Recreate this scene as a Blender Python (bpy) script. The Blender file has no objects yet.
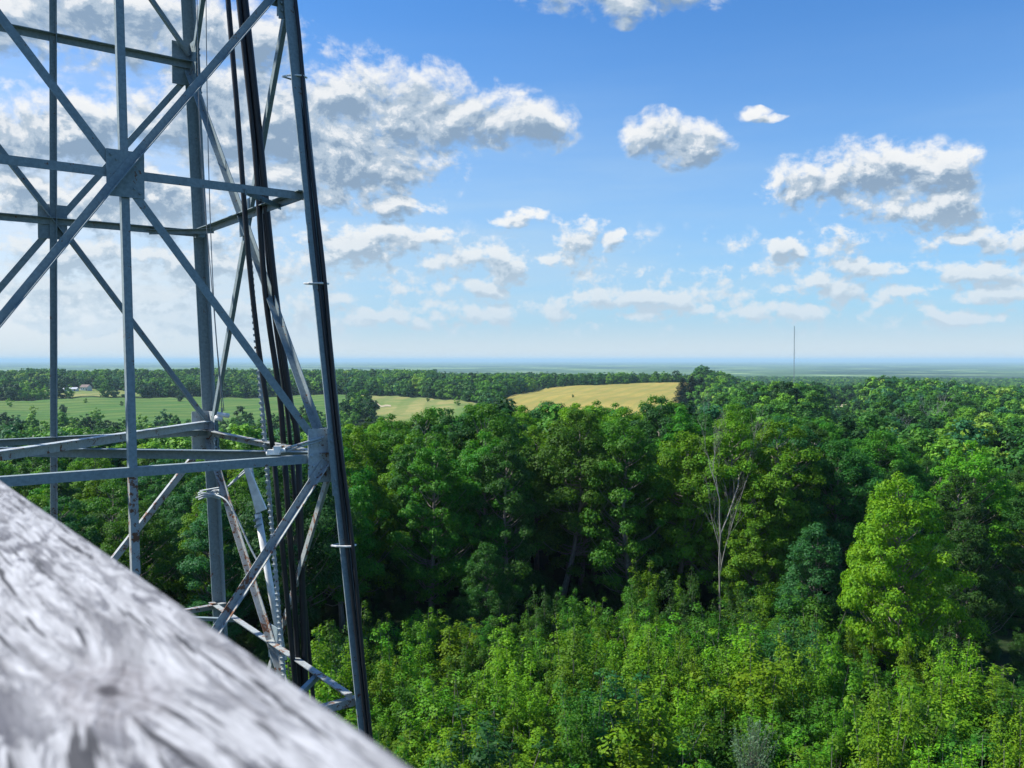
import bpy, math, random
import numpy as np
from mathutils import Vector, Matrix
PI = math.pi
# ------------------------------------------------------------------ camera, world, sun, exposure
sc = bpy.context.scene
col = sc.collection
F = 873.5                      # focal length in pixels of a 1024 px wide frame
EYE = 24.0                     # eye height above the ground under the towers
PITCH = math.atan(24 / F)
cd = bpy.data.cameras.new('camera'); cam = bpy.data.objects.new('camera', cd); col.objects.link(cam)
cd.sensor_width = 36; cd.lens = F / 1024 * 36; cd.clip_start = 0.02; cd.clip_end = 200000
cam.location = (0, 0, EYE); cam.rotation_euler = (PI / 2 - PITCH, 0, 0)
cd.dof.use_dof = True; cd.dof.focus_distance = 35; cd.dof.aperture_fstop = 13.0
sc.camera = cam
SUN_EL, SUN_AZ = math.radians(48), math.radians(-84)      # azimuth measured from the view direction, negative = left
sd = bpy.data.lights.new('sun', 'SUN'); sd.energy = 5.0; sd.angle = math.radians(0.5); sd.color = (1, .95, .86)
so = bpy.data.objects.new('sun', sd); col.objects.link(so)
sun_dir = Vector((math.sin(SUN_AZ) * math.cos(SUN_EL), math.cos(SUN_AZ) * math.cos(SUN_EL), math.sin(SUN_EL)))
so.rotation_euler = (-sun_dir).to_track_quat('-Z', 'Y').to_euler(); so.location = (0, 0, 60)
sc.view_settings.view_transform = 'Standard'; sc.view_settings.look = 'None'
sc.view_settings.gamma = 1; sc.view_settings.exposure = 0.6; sc.view_settings.use_curve_mapping = False
cy = sc.cycles
cy.max_bounces = 5; cy.diffuse_bounces = 2; cy.glossy_bounces = 2; cy.transmission_bounces = 3; cy.volume_bounces = 0
cy.use_denoising = True; cy.caustics_reflective = False; cy.caustics_refractive = False
cy.sample_clamp_indirect = 4
HAZE_D, HAZE_TOP = 0.00007, 68.0

def N(nt, t, **kw):
    n = nt.nodes.new(t)
    for k, v in kw.items():
        setattr(n, k, v)
    return n
def M(nt, op, a, b=None, c=None, clamp=False):
    n = nt.nodes.new('ShaderNodeMath'); n.operation = op; n.use_clamp = clamp
    for i, v in enumerate((a, b, c)):
        if v is None: continue
        if isinstance(v, (int, float)): n.inputs[i].default_value = v
        else: nt.links.new(v, n.inputs[i])
    return n.outputs[0]
def MIX(nt, f, a, b, blend='MIX'):
    n = nt.nodes.new('ShaderNodeMix'); n.data_type = 'RGBA'; n.blend_type = blend
    for s, v in ((0, f), (6, a), (7, b)):
        if isinstance(v, (int, float)): n.inputs[s].default_value = v
        elif isinstance(v, tuple): n.inputs[s].default_value = (*v, 1) if len(v) == 3 else v
        else: nt.links.new(v, n.inputs[s])
    return n.outputs[2]
def SM(nt, v, a, b, lo=0., hi=1., smooth=True):
    n = nt.nodes.new('ShaderNodeMapRange'); n.interpolation_type = 'SMOOTHSTEP' if smooth else 'LINEAR'
    nt.links.new(v, n.inputs[0])
    for i, x in enumerate((a, b, lo, hi)): n.inputs[i + 1].default_value = x
    return n.outputs[0]
def NOISE(nt, vec, scale, detail=4, rough=.55, dist=0.):
    n = nt.nodes.new('ShaderNodeTexNoise'); n.inputs['Scale'].default_value = scale
    n.inputs['Detail'].default_value = detail; n.inputs['Roughness'].default_value = rough; n.inputs['Distortion'].default_value = dist
    if vec is not None: nt.links.new(vec, n.inputs['Vector'])
    return n
def ae(px, py):                # azimuth and elevation (radians) of a direction
    dx, dz = px - 512, 384 - py
    y = F * math.cos(PITCH) + dz * math.sin(PITCH); z = dz * math.cos(PITCH) - F * math.sin(PITCH)
    return math.atan2(dx, y), math.atan2(z, math.hypot(dx, y))

# cumulus clouds: x, y, rx, ry in the sky's own angles (given as picture-sized numbers, turned into azimuth and elevation)
CL = [(330,100,105,62),(430,108,98,52),(505,120,72,36),(380,165,85,40),(330,150,130,80),(290,110,100,60),(250,130,150,88),(300,205,85,20),(80,12,240,58),(215,40,100,48),
      (50,130,170,56),(140,200,190,46),(610,-8,110,30),(655,128,34,26),(688,142,44,24),(670,135,40,20),(750,118,24,8),(768,122,20,6),
      (820,190,74,30),(885,180,98,46),(930,165,62,28),(935,205,46,34),(782,250,20,11),(803,254,16,8),(842,250,24,18),(850,268,30,14),(950,240,44,16),(1000,243,50,16),
      (975,272,60,14),(820,288,52,14),(880,275,44,13),(900,300,40,12),(1005,298,60,14),(765,305,40,11),(800,310,50,10),(650,300,40,11),(690,310,44,10),(960,318,60,9),
      (395,207,46,14),(410,245,60,20),(455,262,56,22),(350,248,70,26),(506,272,30,19),(480,290,40,11),(525,216,40,9),(575,240,26,27),(560,262,36,14),(605,246,16,16),(480,312,50,13),(545,306,36,12),(600,300,30,12),
      (380,316,60,15),(330,300,40,12),(90,250,120,18),(190,262,90,16),(40,285,100,14),(150,300,80,12),(260,300,70,14),(90,322,120,9),(230,325,90,9)]
def cloud_base():
    g = bpy.data.node_groups.new('cloud_density', 'ShaderNodeTree')
    g.interface.new_socket('P', in_out='INPUT', socket_type='NodeSocketVector')
    g.interface.new_socket('D', in_out='OUTPUT', socket_type='NodeSocketFloat')
    g.interface.new_socket('B', in_out='OUTPUT', socket_type='NodeSocketFloat')
    gi = g.nodes.new('NodeGroupInput'); go = g.nodes.new('NodeGroupOutput')
    # wobble the lookup so that outlines are not ellipses
    wn = NOISE(g, gi.outputs[0], 10, 3, .6)
    w = N(g, 'ShaderNodeVectorMath', operation='MULTIPLY_ADD')
    g.links.new(wn.outputs['Color'], w.inputs[0]); w.inputs[1].default_value = (.075, .06, 0)
    w2 = N(g, 'ShaderNodeVectorMath', operation='ADD'); g.links.new(gi.outputs[0], w2.inputs[0]); w2.inputs[1].default_value = (-.0375, -.03, 0)
    g.links.new(w2.outputs[0], w.inputs[2])
    acc = None
    for (x, y, rx, ry) in CL:
        a, e = ae(x, y); a1, _ = ae(x + rx, y); _, e1 = ae(x, y - ry)
        sx, sy = .8 / abs(a1 - a), .8 / abs(e1 - e)
        gr = N(g, 'ShaderNodeTexGradient', gradient_type='SPHERICAL'); g.links.new(w.outputs[0], gr.inputs[0])
        tm = gr.texture_mapping; tm.vector_type = 'POINT'; tm.scale = (sx, sy, 1); tm.translation = (-a * sx, -e * sy, 0)
        acc = gr.outputs['Fac'] if acc is None else M(g, 'MAXIMUM', acc, gr.outputs['Fac'])
    # billows finer towards the horizon: sample noise in a space squeezed with elevation
    sp = N(g, 'ShaderNodeSeparateXYZ'); g.links.new(gi.outputs[0], sp.inputs[0])
    cb = N(g, 'ShaderNodeVectorMath', operation='MULTIPLY'); g.links.new(gi.outputs[0], cb.inputs[0]); cb.inputs[1].default_value = (2.6, 3.5, 0)
    n1 = NOISE(g, cb.outputs[0], 6.2, 9, .60, .2); n1.noise_dimensions = '2D'
    jit = N(g, 'ShaderNodeVectorMath', operation='MULTIPLY_ADD'); g.links.new(n1.outputs['Color'], jit.inputs[0]); jit.inputs[1].default_value = (.10, .10, 0); g.links.new(cb.outputs[0], jit.inputs[2])
    vo = N(g, 'ShaderNodeTexVoronoi', voronoi_dimensions='2D', feature='SMOOTH_F1'); vo.inputs['Scale'].default_value = 17; vo.inputs['Detail'].default_value = 3.5; vo.inputs['Roughness'].default_value = .55; vo.inputs['Smoothness'].default_value = .35
    vo.normalize = True
    g.links.new(jit.outputs[0], vo.inputs['Vector'])
    band = M(g, 'MULTIPLY', M(g, 'MULTIPLY', SM(g, sp.outputs[1], .0, .05), SM(g, sp.outputs[0], .0, -.35, .20, .42)), SM(g, sp.outputs[1], .2, .1))
    acc = M(g, 'MAXIMUM', acc, band)
    s = M(g, 'ADD', M(g, 'MULTIPLY', M(g, 'SUBTRACT', n1.outputs[0], .5), 2.0), M(g, 'MULTIPLY', M(g, 'SUBTRACT', .40, vo.outputs['Distance']), .7))
    n5 = NOISE(g, cb.outputs[0], 19, 5, .6); n5.noise_dimensions = '2D'
    s = M(g, 'ADD', s, M(g, 'MULTIPLY', M(g, 'SUBTRACT', n5.outputs[0], .52), SM(g, sp.outputs[1], .30, .10, .4, 1.8)))
    s = M(g, 'ADD', M(g, 'MULTIPLY_ADD', acc, 1.2, -.08), M(g, 'MULTIPLY', s, SM(g, acc, 0, .22)))
    g.links.new(s, go.inputs[0])
    g.links.new(M(g, 'ADD', M(g, 'MINIMUM', acc, .5), M(g, 'MULTIPLY', M(g, 'SUBTRACT', n1.outputs[0], .5), .5)), go.inputs[1])
    return g
w = bpy.data.worlds.new('World'); sc.world = w; w.use_nodes = True
nt = w.node_tree; nt.nodes.clear()
out = N(nt, 'ShaderNodeOutputWorld'); bg = N(nt, 'ShaderNodeBackground'); nt.links.new(bg.outputs[0], out.inputs[0])
SKY_S = 0.072
bg.inputs[1].default_value = SKY_S
sky = N(nt, 'ShaderNodeTexSky', sky_type='NISHITA'); sky.sun_disc = False; sky.sun_elevation = SUN_EL
sky.sun_rotation = SUN_AZ; sky.air_density = 1.1; sky.dust_density = .6; sky.ozone_density = 3.0; sky.altitude = 300
tc = N(nt, 'ShaderNodeTexCoord'); sep = N(nt, 'ShaderNodeSeparateXYZ'); nt.links.new(tc.outputs['Generated'], sep.inputs[0])
az = M(nt, 'ARCTAN2', sep.outputs[0], sep.outputs[1]); el = M(nt, 'ARCSINE', sep.outputs[2])
elp = M(nt, 'MAXIMUM', el, -.05)
P = N(nt, 'ShaderNodeCombineXYZ'); nt.links.new(az, P.inputs[0]); nt.links.new(elp, P.inputs[1])
cg = cloud_base()
g1 = N(nt, 'ShaderNodeGroup'); g1.node_tree = cg; nt.links.new(P.outputs[0], g1.inputs[0])
sh = N(nt, 'ShaderNodeVectorMath', operation='ADD'); nt.links.new(P.outputs[0], sh.inputs[0]); sh.inputs[1].default_value = (-.004, .011, 0)
g2 = N(nt, 'ShaderNodeGroup'); g2.node_tree = cg; nt.links.new(sh.outputs[0], g2.inputs[0])
d1, d2 = g1.outputs[0], g2.outputs[0]
K = .66 / SKY_S
mask = SM(nt, d1, .10, .78)
dif = M(nt, 'ADD', M(nt, 'MULTIPLY', M(nt, 'SUBTRACT', d1, d2), .42), M(nt, 'MULTIPLY', M(nt, 'SUBTRACT', g1.outputs[1], g2.outputs[1]), .9))
lit = SM(nt, dif, -.26, .26, smooth=False)
thick = SM(nt, M(nt, 'ADD', M(nt, 'MULTIPLY', g2.outputs[1], .65), M(nt, 'MULTIPLY', d1, .35)), .06, .78, smooth=False)
shade = M(nt, 'MULTIPLY', thick, M(nt, 'SUBTRACT', 1.65, M(nt, 'MULTIPLY', lit, 1.45)), clamp=True)
rp = N(nt, 'ShaderNodeValToRGB'); rp.color_ramp.interpolation = 'EASE'; re_ = rp.color_ramp.elements
for i_, (p_, c_) in enumerate(((0, (.98, .98, .97)), (.30, (.80, .84, .88)), (.62, (.48, .58, .69)), (1, (.27, .38, .52)))):
    e_ = re_[0] if i_ == 0 else (re_[-1] if i_ == 3 else re_.new(p_)); e_.position = p_; e_.color = (*c_, 1)
nt.links.new(shade, rp.inputs[0]); ccol = MIX(nt, 1., rp.outputs[0], (K, K, K), 'MULTIPLY')
# thin veil and haze low in the sky, whiter on the sunward side
veil_n = NOISE(nt, P.outputs[0], 3.2, 6, .6)
mp = N(nt, 'ShaderNodeMapping'); mp.inputs['Scale'].default_value = (.6, 4.2, 1); nt.links.new(P.outputs[0], mp.inputs[0]); nt.links.new(mp.outputs[0], veil_n.inputs['Vector'])
low = SM(nt, el, .40, 0.02)
side = SM(nt, az, .45, -.55)
veil = M(nt, 'MULTIPLY', M(nt, 'MULTIPLY', SM(nt, veil_n.outputs[0], .36, .7, .6, 1.), low), M(nt, 'MULTIPLY_ADD', side, .75, .66), clamp=True)
veil = M(nt, 'MAXIMUM', veil, SM(nt, el, .12, .0, 0, .97))
hor = SM(nt, el, .05, .0)
skyc = MIX(nt, 1.0, sky.outputs[0], (.60, 1.12, 1.62), 'MULTIPLY')
skyv = MIX(nt, veil, skyc, MIX(nt, hor, MIX(nt, SM(nt, az, -.12, -.55), (.52 * K, .70 * K, .86 * K), (.80 * K, .87 * K, .93 * K)), (.72 * K, .80 * K, .84 * K)))
ccol = MIX(nt, SM(nt, el, .20, .01, 0, .88), ccol, (.62 * K, .75 * K, .86 * K))
fin = MIX(nt, M(nt, 'MULTIPLY', mask, .97), skyv, ccol)
nt.links.new(fin, bg.inputs[0])
w.cycles.sampling_method = 'MANUAL'; w.cycles.sample_map_resolution = 512

# ------------------------------------------------------------------ helpers
rnd = random.Random(7)
def tag(o, label=None, cat=None, group=None, kind=None):
    for k, v in (('label', label), ('category', cat), ('group', group), ('kind', kind)):
        if v: o[k] = v
    return o
def empty(name, loc=(0, 0, 0), rz=0, label=None, cat=None, group=None):
    o = bpy.data.objects.new(name, None); col.objects.link(o); o.location = loc; o.rotation_euler = (0, 0, rz)
    o.empty_display_size = .3
    return tag(o, label, cat, group)
class MB:
    def __init__(s): s.v = []; s.f = []
    def add(s, vs, fs):
        n = len(s.v); s.v += [tuple(v) for v in vs]; s.f += [tuple(i + n for i in f) for f in fs]; return s
    def box(s, c, sz, R=None):
        x, y, z = sz[0] / 2, sz[1] / 2, sz[2] / 2; c = Vector(c)
        vs = [Vector(p) for p in ((-x,-y,-z),(x,-y,-z),(x,y,-z),(-x,y,-z),(-x,-y,z),(x,-y,z),(x,y,z),(-x,y,z))]
        if R is not None: vs = [R @ v for v in vs]
        return s.add([c + v for v in vs], [(0,3,2,1),(4,5,6,7),(0,1,5,4),(1,2,6,5),(2,3,7,6),(3,0,4,7)])
    def prism(s, p0, p1, prof, a, b):
        """extrude the 2-D profile (in axes a, b) from p0 to p1"""
        p0, p1 = Vector(p0), Vector(p1); n = len(prof)
        vs = [p0 + a * u + b * v for u, v in prof] + [p1 + a * u + b * v for u, v in prof]
        fs = [tuple(range(n))[::-1], tuple(range(n, 2 * n))] + [(i, (i + 1) % n, (i + 1) % n + n, i + n) for i in range(n)]
        return s.add(vs, fs)
    def angle(s, p0, p1, a, b, wd=.1, t=.009):
        """steel L section, flanges along a and b"""
        d = (Vector(p1) - Vector(p0)).normalized(); a = (a - d * a.dot(d)).normalized(); b = (b - d * b.dot(d) - a * a.dot(b)).normalized()
        return s.prism(p0, p1, [(0, 0), (wd, 0), (wd, t), (t, t), (t, wd), (0, wd)], a, b)
    def tube(s, pts, rad, n=8, cap=True):
        pts = [Vector(p) for p in pts]; m = len(pts)
        if not hasattr(rad, '__len__'): rad = [rad] * m
        base = len(s.v); u = None
        for i, p in enumerate(pts):
            d = (pts[min(i + 1, m - 1)] - pts[max(i - 1, 0)]).normalized()
            if u is None: u = d.orthogonal().normalized()
            u = (u - d * u.dot(d)).normalized(); v = d.cross(u)
            s.v += [tuple(p + (u * math.cos(2 * PI * k / n) + v * math.sin(2 * PI * k / n)) * rad[i]) for k in range(n)]
        for i in range(m - 1):
            for k in range(n):
                a = base + i * n + k; b = base + i * n + (k + 1) % n
                s.f.append((a, b, b + n, a + n))
        if cap: s.f += [tuple(base + k for k in range(n))[::-1], tuple(base + (m - 1) * n + k for k in range(n))]
        return s
    def build(s, name, mat, parent=None, smooth=False):
        me = bpy.data.meshes.new(name); me.from_pydata(s.v, [], s.f); me.update()
        if smooth: me.polygons.foreach_set('use_smooth', [True] * len(me.polygons))
        me.materials.append(mat); o = bpy.data.objects.new(name, me); col.objects.link(o); o.parent = parent
        return o
def np_mesh(name, v, f, mat):
    """quads (m,4) from numpy"""
    me = bpy.data.meshes.new(name); v = np.asarray(v, np.float32); f = np.asarray(f, np.int32)
    me.vertices.add(len(v)); me.vertices.foreach_set('co', v.ravel())
    me.loops.add(f.size); me.loops.foreach_set('vertex_index', f.ravel())
    me.polygons.add(len(f)); me.polygons.foreach_set('loop_start', np.arange(len(f), dtype=np.int32) * 4)
    me.update(calc_edges=True); me.materials.append(mat); return me
def ray(px, py):
    dx, dz = (px - 512) / F, (384 - py) / F
    return Vector((dx, math.cos(PITCH) + dz * math.sin(PITCH), dz * math.cos(PITCH) - math.sin(PITCH)))
def at_depth(px, py, y):
    r = ray(px, py); return Vector((0, 0, EYE)) + r * (y / r.y)
def at_z(px, py, z):
    r = ray(px, py); return Vector((0, 0, EYE)) + r * ((z - EYE) / r.z)

# ------------------------------------------------------------------ materials
def mat(name):
    m = bpy.data.materials.new(name); m.use_nodes = True; nt = m.node_tree
    b = nt.nodes['Principled BSDF']; return m, nt, b
def leaf_material(name, transl=.42):
    m, nt, b = mat(name); o = nt.nodes['Material Output']
    oi = N(nt, 'ShaderNodeObjectInfo'); ge = N(nt, 'ShaderNodeNewGeometry'); tc = N(nt, 'ShaderNodeTexCoord')
    ns = NOISE(nt, tc.outputs['Object'], .55, 3)
    hsv = N(nt, 'ShaderNodeHueSaturation'); nt.links.new(oi.outputs['Color'], hsv.inputs['Color'])
    hue = M(nt, 'ADD', SM(nt, ns.outputs[0], .25, .75, .485, .515, False), M(nt, 'MULTIPLY', M(nt, 'SUBTRACT', ge.outputs['Random Per Island'], .5), -.03))
    hue = M(nt, 'ADD', hue, M(nt, 'MULTIPLY', M(nt, 'SUBTRACT', oi.outputs['Random'], .5), .03))
    nt.links.new(hue, hsv.inputs['Hue'])
    val = M(nt, 'MULTIPLY', M(nt, 'MULTIPLY_ADD', ge.outputs['Random Per Island'], .5, .75), M(nt, 'MULTIPLY_ADD', oi.outputs['Random'], .5, .75))
    nt.links.new(val, hsv.inputs['Value'])
    nt.links.new(hsv.outputs[0], b.inputs['Base Color']); b.inputs['Roughness'].default_value = .55
    b.inputs['Specular IOR Level'].default_value = .18
    tr = N(nt, 'ShaderNodeBsdfTranslucent'); tcx = MIX(nt, 1., hsv.outputs[0], (1.3, 1.25, .5), 'MULTIPLY'); nt.links.new(tcx, tr.inputs[0])
    mx = N(nt, 'ShaderNodeMixShader'); mx.inputs[0].default_value = transl
    nt.links.new(b.outputs[0], mx.inputs[1]); nt.links.new(tr.outputs[0], mx.inputs[2]); nt.links.new(mx.outputs[0], o.inputs[0])
    return m
LEAF = leaf_material('leaves')
CANOPY = leaf_material('canopy_leaves', .3)
nt = CANOPY.node_tree; h_ = next(n for n in nt.nodes if n.type == 'HUE_SAT'); cr = N(nt, 'ShaderNodeValToRGB'); cr.color_ramp.interpolation = 'CONSTANT'
for l in list(h_.inputs['Color'].links): nt.links.remove(l)
els = cr.color_ramp.elements
for p_, c_ in ((0, (.022, .095, .024)), (.2, (.04, .155, .022)), (.45, (.075, .215, .022)), (.68, (.032, .13, .045)), (.78, (.14, .28, .025))):
    e_ = els[0] if p_ == 0 else els.new(p_); e_.position = p_; e_.color = (*c_, 1)
els[-1].position = .95; els[-1].color = (.21, .31, .04, 1)
nt.links.new(next(n for n in nt.nodes if n.type == 'OBJECT_INFO').outputs['Random'], cr.inputs[0]); nt.links.new(cr.outputs[0], h_.inputs['Color'])
def bark_material(name, c1, c2):
    m, nt, b = mat(name); tc = N(nt, 'ShaderNodeTexCoord'); mp = N(nt, 'ShaderNodeMapping'); mp.inputs['Scale'].default_value = (6, 6, .8)
    nt.links.new(tc.outputs['Object'], mp.inputs[0]); n = NOISE(nt, mp.outputs[0], 2, 6)
    nt.links.new(MIX(nt, SM(nt, n.outputs[0], .3, .7), c1, c2), b.inputs['Base Color']); b.inputs['Roughness'].default_value = .9
    return m
BARK = bark_material('bark', (.10, .085, .07), (.24, .22, .19)); PALE = bark_material('pale_bark', (.15, .145, .13), (.30, .29, .26))
def steel_material(name, c, rust=.62, rough=.55, metal=.0):
    m, nt, b = mat(name); tc = N(nt, 'ShaderNodeTexCoord')
    n = NOISE(nt, tc.outputs['Object'], 7, 8, .75); n2 = NOISE(nt, tc.outputs['Object'], 28, 5, .6)
    c0 = MIX(nt, SM(nt, n2.outputs[0], .3, .7), tuple(x * .82 for x in c), tuple(x * 1.12 for x in c))
    f = SM(nt, M(nt, 'ADD', n.outputs[0], M(nt, 'MULTIPLY', n2.outputs[0], .22)), rust + .09, rust + .15)
    nt.links.new(MIX(nt, f, c0, (.16, .07, .035)), b.inputs['Base Color'])
    nt.links.new(SM(nt, f, 0, 1, rough, .9), b.inputs['Roughness']); nt.links.new(SM(nt, f, 0, 1, metal, 0), b.inputs['Metallic'])
    return m
STEEL = steel_material('galvanised_steel', (.22, .28, .30), .64); RUSTY = steel_material('rusting_steel', (.33, .36, .36), .55)
LIGHTST = steel_material('pale_steel', (.40, .45, .47), .6)
def plain(name, c, r=.5, metal=0.):
    m, nt, b = mat(name); tc = N(nt, 'ShaderNodeTexCoord'); n = NOISE(nt, tc.outputs['Object'], 9, 5)
    nt.links.new(MIX(nt, SM(nt, n.outputs[0], .3, .7), tuple(x * .8 for x in c), tuple(min(1, x * 1.1) for x in c)), b.inputs['Base Color'])
    b.inputs['Roughness'].default_value = r; b.inputs['Metallic'].default_value = metal; return m
BLACK = plain('black_cable_jacket', (.012, .013, .018), .45); WHITE = plain('white_plastic', (.78, .78, .76), .4); WIRE = plain('grey_wire', (.3, .31, .32), .5)
CONC = plain('concrete', (.35, .34, .32), .9)

# ------------------------------------------------------------------ terrain
RR = [0, 60, 110, 200, 350, 500, 650, 800, 950, 1150, 1400, 2000, 4000, 8000, 20000, 90000]
TAB = {-180: [-24]*3 + [-28,-32,-36,-40,-45,-50,-55,-60,-66,-76,-80,-80,-80],
       -40: [-24,-24,-25,-34,-40,-43,-43,-43.5,-43,-38,-31,-50,-78,-82,-82,-82],
       -20: [-24,-24,-25,-34,-40,-43,-43,-43,-42,-38,-31,-50,-78,-82,-82,-82],
       -9:  [-24,-24,-25,-33,-38,-41,-40,-38,-37,-34,-33,-52,-78,-82,-82,-82],
       -2:  [-24,-24,-25,-31,-36,-38,-37,-35,-31,-33,-36,-55,-78,-82,-82,-82],
       6:   [-24,-24,-25,-30,-36,-37,-34.5,-30,-26.5,-33,-37,-58,-78,-82,-82,-82],
       12:  [-24,-24,-25,-30,-33,-36,-33,-29,-26,-36,-40,-60,-78,-82,-82,-82],
       17:  [-24,-24,-25,-30,-26,-34,-36,-46,-50,-54,-58,-64,-78,-82,-82,-82],
23:  [-24,-24,-25,-29,-31,-31,-30,-38,-49,-54,-58,-64,-78,-82,-82,-82],
       32:  [-24,-24,-26,-31,-33,-35,-37,-41,-46,-52,-58,-66,-78,-82,-82,-82],
       180: [-24]*3 + [-28,-32,-36,-40,-45,-50,-55,-60,-66,-76,-80,-80,-80]}
AZK = sorted(TAB); TT = np.array([TAB[k] for k in AZK], float); LR = np.log(np.array(RR) + 30.)
def H(x, y):
    x = np.asarray(x, float); y = np.asarray(y, float)
    r = np.hypot(x, y); a = np.degrees(np.arctan2(x, y)); l = np.log(r + 30.)
    i = np.clip(np.searchsorted(AZK, a, side='right') - 1, 0, len(AZK) - 2); ak = np.array(AZK, float)
    t = (a - ak[i]) / (ak[i + 1] - ak[i]); t = t * t * (3 - 2 * t)
    j = np.clip(np.searchsorted(LR, l, side='right') - 1, 0, len(LR) - 2)
    u = np.clip((l - LR[j]) / (LR[j + 1] - LR[j]), 0, 1); u = u * u * (3 - 2 * u) * .5 + u * .5
    z = (TT[i, j] * (1 - u) + TT[i, j + 1] * u) * (1 - t) + (TT[i + 1, j] * (1 - u) + TT[i + 1, j + 1] * u) * t
    k = np.clip((r - 60) / 200, 0, 1)
    z = z + k * (1.1 * np.sin(x * .021 + 1) * np.cos(y * .017) + .7 * np.sin(x * .05 + y * .033)) * np.clip(1500 / (r + 1), .2, 1)
    return EYE + z
def Hs(x, y): return float(H(x, y))
def hit(px, py, rmax=6000):
    d = ray(px, py); t = 30.
    while t < rmax:
        p = Vector((0, 0, EYE)) + d * t
        if p.z < Hs(p.x, p.y): break
        t *= 1.006
    return p
rs = [0.] + list(np.geomspace(3, 80000, 270)); na = 360
aa = np.radians(np.arange(na)); vv = []; ff = []
for r in rs:
    x = r * np.sin(aa); y = r * np.cos(aa)
    vv.append(np.stack([x, y, H(x, y)], 1))
vv = np.concatenate(vv)
for i in range(len(rs) - 1):
    k = np.arange(na); k2 = (k + 1) % na
    ff.append(np.stack([i * na + k, (i + 1) * na + k, (i + 1) * na + k2, i * na + k2], 1))
m, nt, b = mat('woodland_ground')
ge = N(nt, 'ShaderNodeNewGeometry'); pos = ge.outputs['Position']
n1 = NOISE(nt, pos, .4, 6); n2 = NOISE(nt, pos, .0016, 9, .62); n3 = NOISE(nt, pos, .05, 8, .7); n4 = NOISE(nt, pos, .0006, 5)
ln = N(nt, 'ShaderNodeVectorMath', operation='LENGTH'); nt.links.new(pos, ln.inputs[0])
near = MIX(nt, SM(nt, n1.outputs[0], .35, .65), (.012, .030, .010), (.028, .045, .016))
farc = MIX(nt, SM(nt, n3.outputs[0], .35, .68), (.025, .065, .022), (.10, .18, .045))
farc = MIX(nt, SM(nt, n2.outputs[0], .53, .58), farc, (.24, .34, .12))
farc = MIX(nt, M(nt, 'MULTIPLY', SM(nt, n4.outputs[0], .48, .58), .75), farc, (.010, .03, .022))
nt.links.new(MIX(nt, SM(nt, ln.outputs['Value'], 1500, 2600), near, farc), b.inputs['Base Color']); b.inputs['Roughness'].default_value = 1
b.inputs['Specular IOR Level'].default_value = .1
me = np_mesh('ground', vv, np.concatenate(ff), m); me.polygons.foreach_set('use_smooth', [True] * len(me.polygons))
ground = bpy.data.objects.new('ground', me); col.objects.link(ground); ground['kind'] = 'structure'

# fields: strips given by azimuth with a near and a far edge, lying just over the ground
FIELDS = []
def field(name, edges, m, lift=.35):
    """edges: list of (azimuth in degrees, near r, far r)"""
    A = [e[0] for e in edges]; R0 = [e[1] for e in edges]; R1 = [e[2] for e in edges]
    FIELDS.append((A, R0, R1)); na, nr = 90, 40; v = []; f = []
    az = np.linspace(A[0], A[-1], na)
    for a in az:
        wob = 6 * math.sin(a * 3.1) + 3 * math.sin(a * 9)
        r = np.linspace(np.interp(a, A, R0) + wob, np.interp(a, A, R1) + wob * 1.5, nr)
        x = r * math.sin(math.radians(a)); y = r * math.cos(math.radians(a)); v.append(np.stack([x, y, H(x, y) + lift], 1))
    v = np.concatenate(v)
    for i in range(na - 1):
        k = np.arange(nr - 1); f.append(np.stack([i * nr + k, (i + 1) * nr + k, (i + 1) * nr + k + 1, i * nr + k + 1], 1))
    me = np_mesh(name, v, np.concatenate(f), m); me.polygons.foreach_set('use_smooth', [True] * len(me.polygons))
    o = bpy.data.objects.new(name, me); col.objects.link(o); o['kind'] = 'structure'; return o
def in_field(x, y, mg=6):
    a = math.degrees(math.atan2(x, y)); r = math.hypot(x, y)
    for A, R0, R1 in FIELDS:
        if A[0] - .3 < a < A[-1] + .3 and np.interp(a, A, R0) - mg < r < np.interp(a, A, R1) + mg: return True
    return False
def field_material(name, c1, c2, rowdir=0., rowscale=.0, c3=None):
    m, nt, b = mat(name); ge = N(nt, 'ShaderNodeNewGeometry'); mp = N(nt, 'ShaderNodeMapping')
    mp.inputs['Rotation'].default_value = (0, 0, math.radians(rowdir)); nt.links.new(ge.outputs['Position'], mp.inputs[0])
    n = NOISE(nt, mp.outputs[0], .018, 7, .65); nb = NOISE(nt, mp.outputs[0], .3, 5, .7)
    c = MIX(nt, SM(nt, n.outputs[0], .3, .7), c1, c2)
    c = MIX(nt, M(nt, 'MULTIPLY', SM(nt, nb.outputs[0], .3, .7), .35), c, tuple(x * .6 for x in c1))
    if rowscale:
        wv = N(nt, 'ShaderNodeTexWave', bands_direction='X'); wv.inputs['Scale'].default_value = rowscale; wv.inputs['Distortion'].default_value = 5; wv.inputs['Detail'].default_value = 3
        wv.inputs['Detail Scale'].default_value = .4
        nt.links.new(mp.outputs[0], wv.inputs[0]); c = MIX(nt, M(nt, 'MULTIPLY', SM(nt, wv.outputs[1], .4, .8), .42), c, c3)
    nt.links.new(c, b.inputs['Base Color']); b.inputs['Roughness'].default_value = 1; b.inputs['Specular IOR Level'].default_value = .1
    return m
FM_HAY = field_material('dry_hay', (.26, .23, .06), (.38, .30, .08), 20, .02, (.19, .21, .05))
FM_CROP = field_material('green_crop', (.06, .15, .03), (.14, .20, .05), 66, .0085, (.03, .085, .02))
FM_MEADOW = field_material('meadow_grass', (.12, .20, .05), (.33, .28, .11), 0, .012, (.09, .16, .04))
FM_SAND = field_material('sandy_soil', (.36, .31, .2), (.5, .43, .3))
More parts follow.
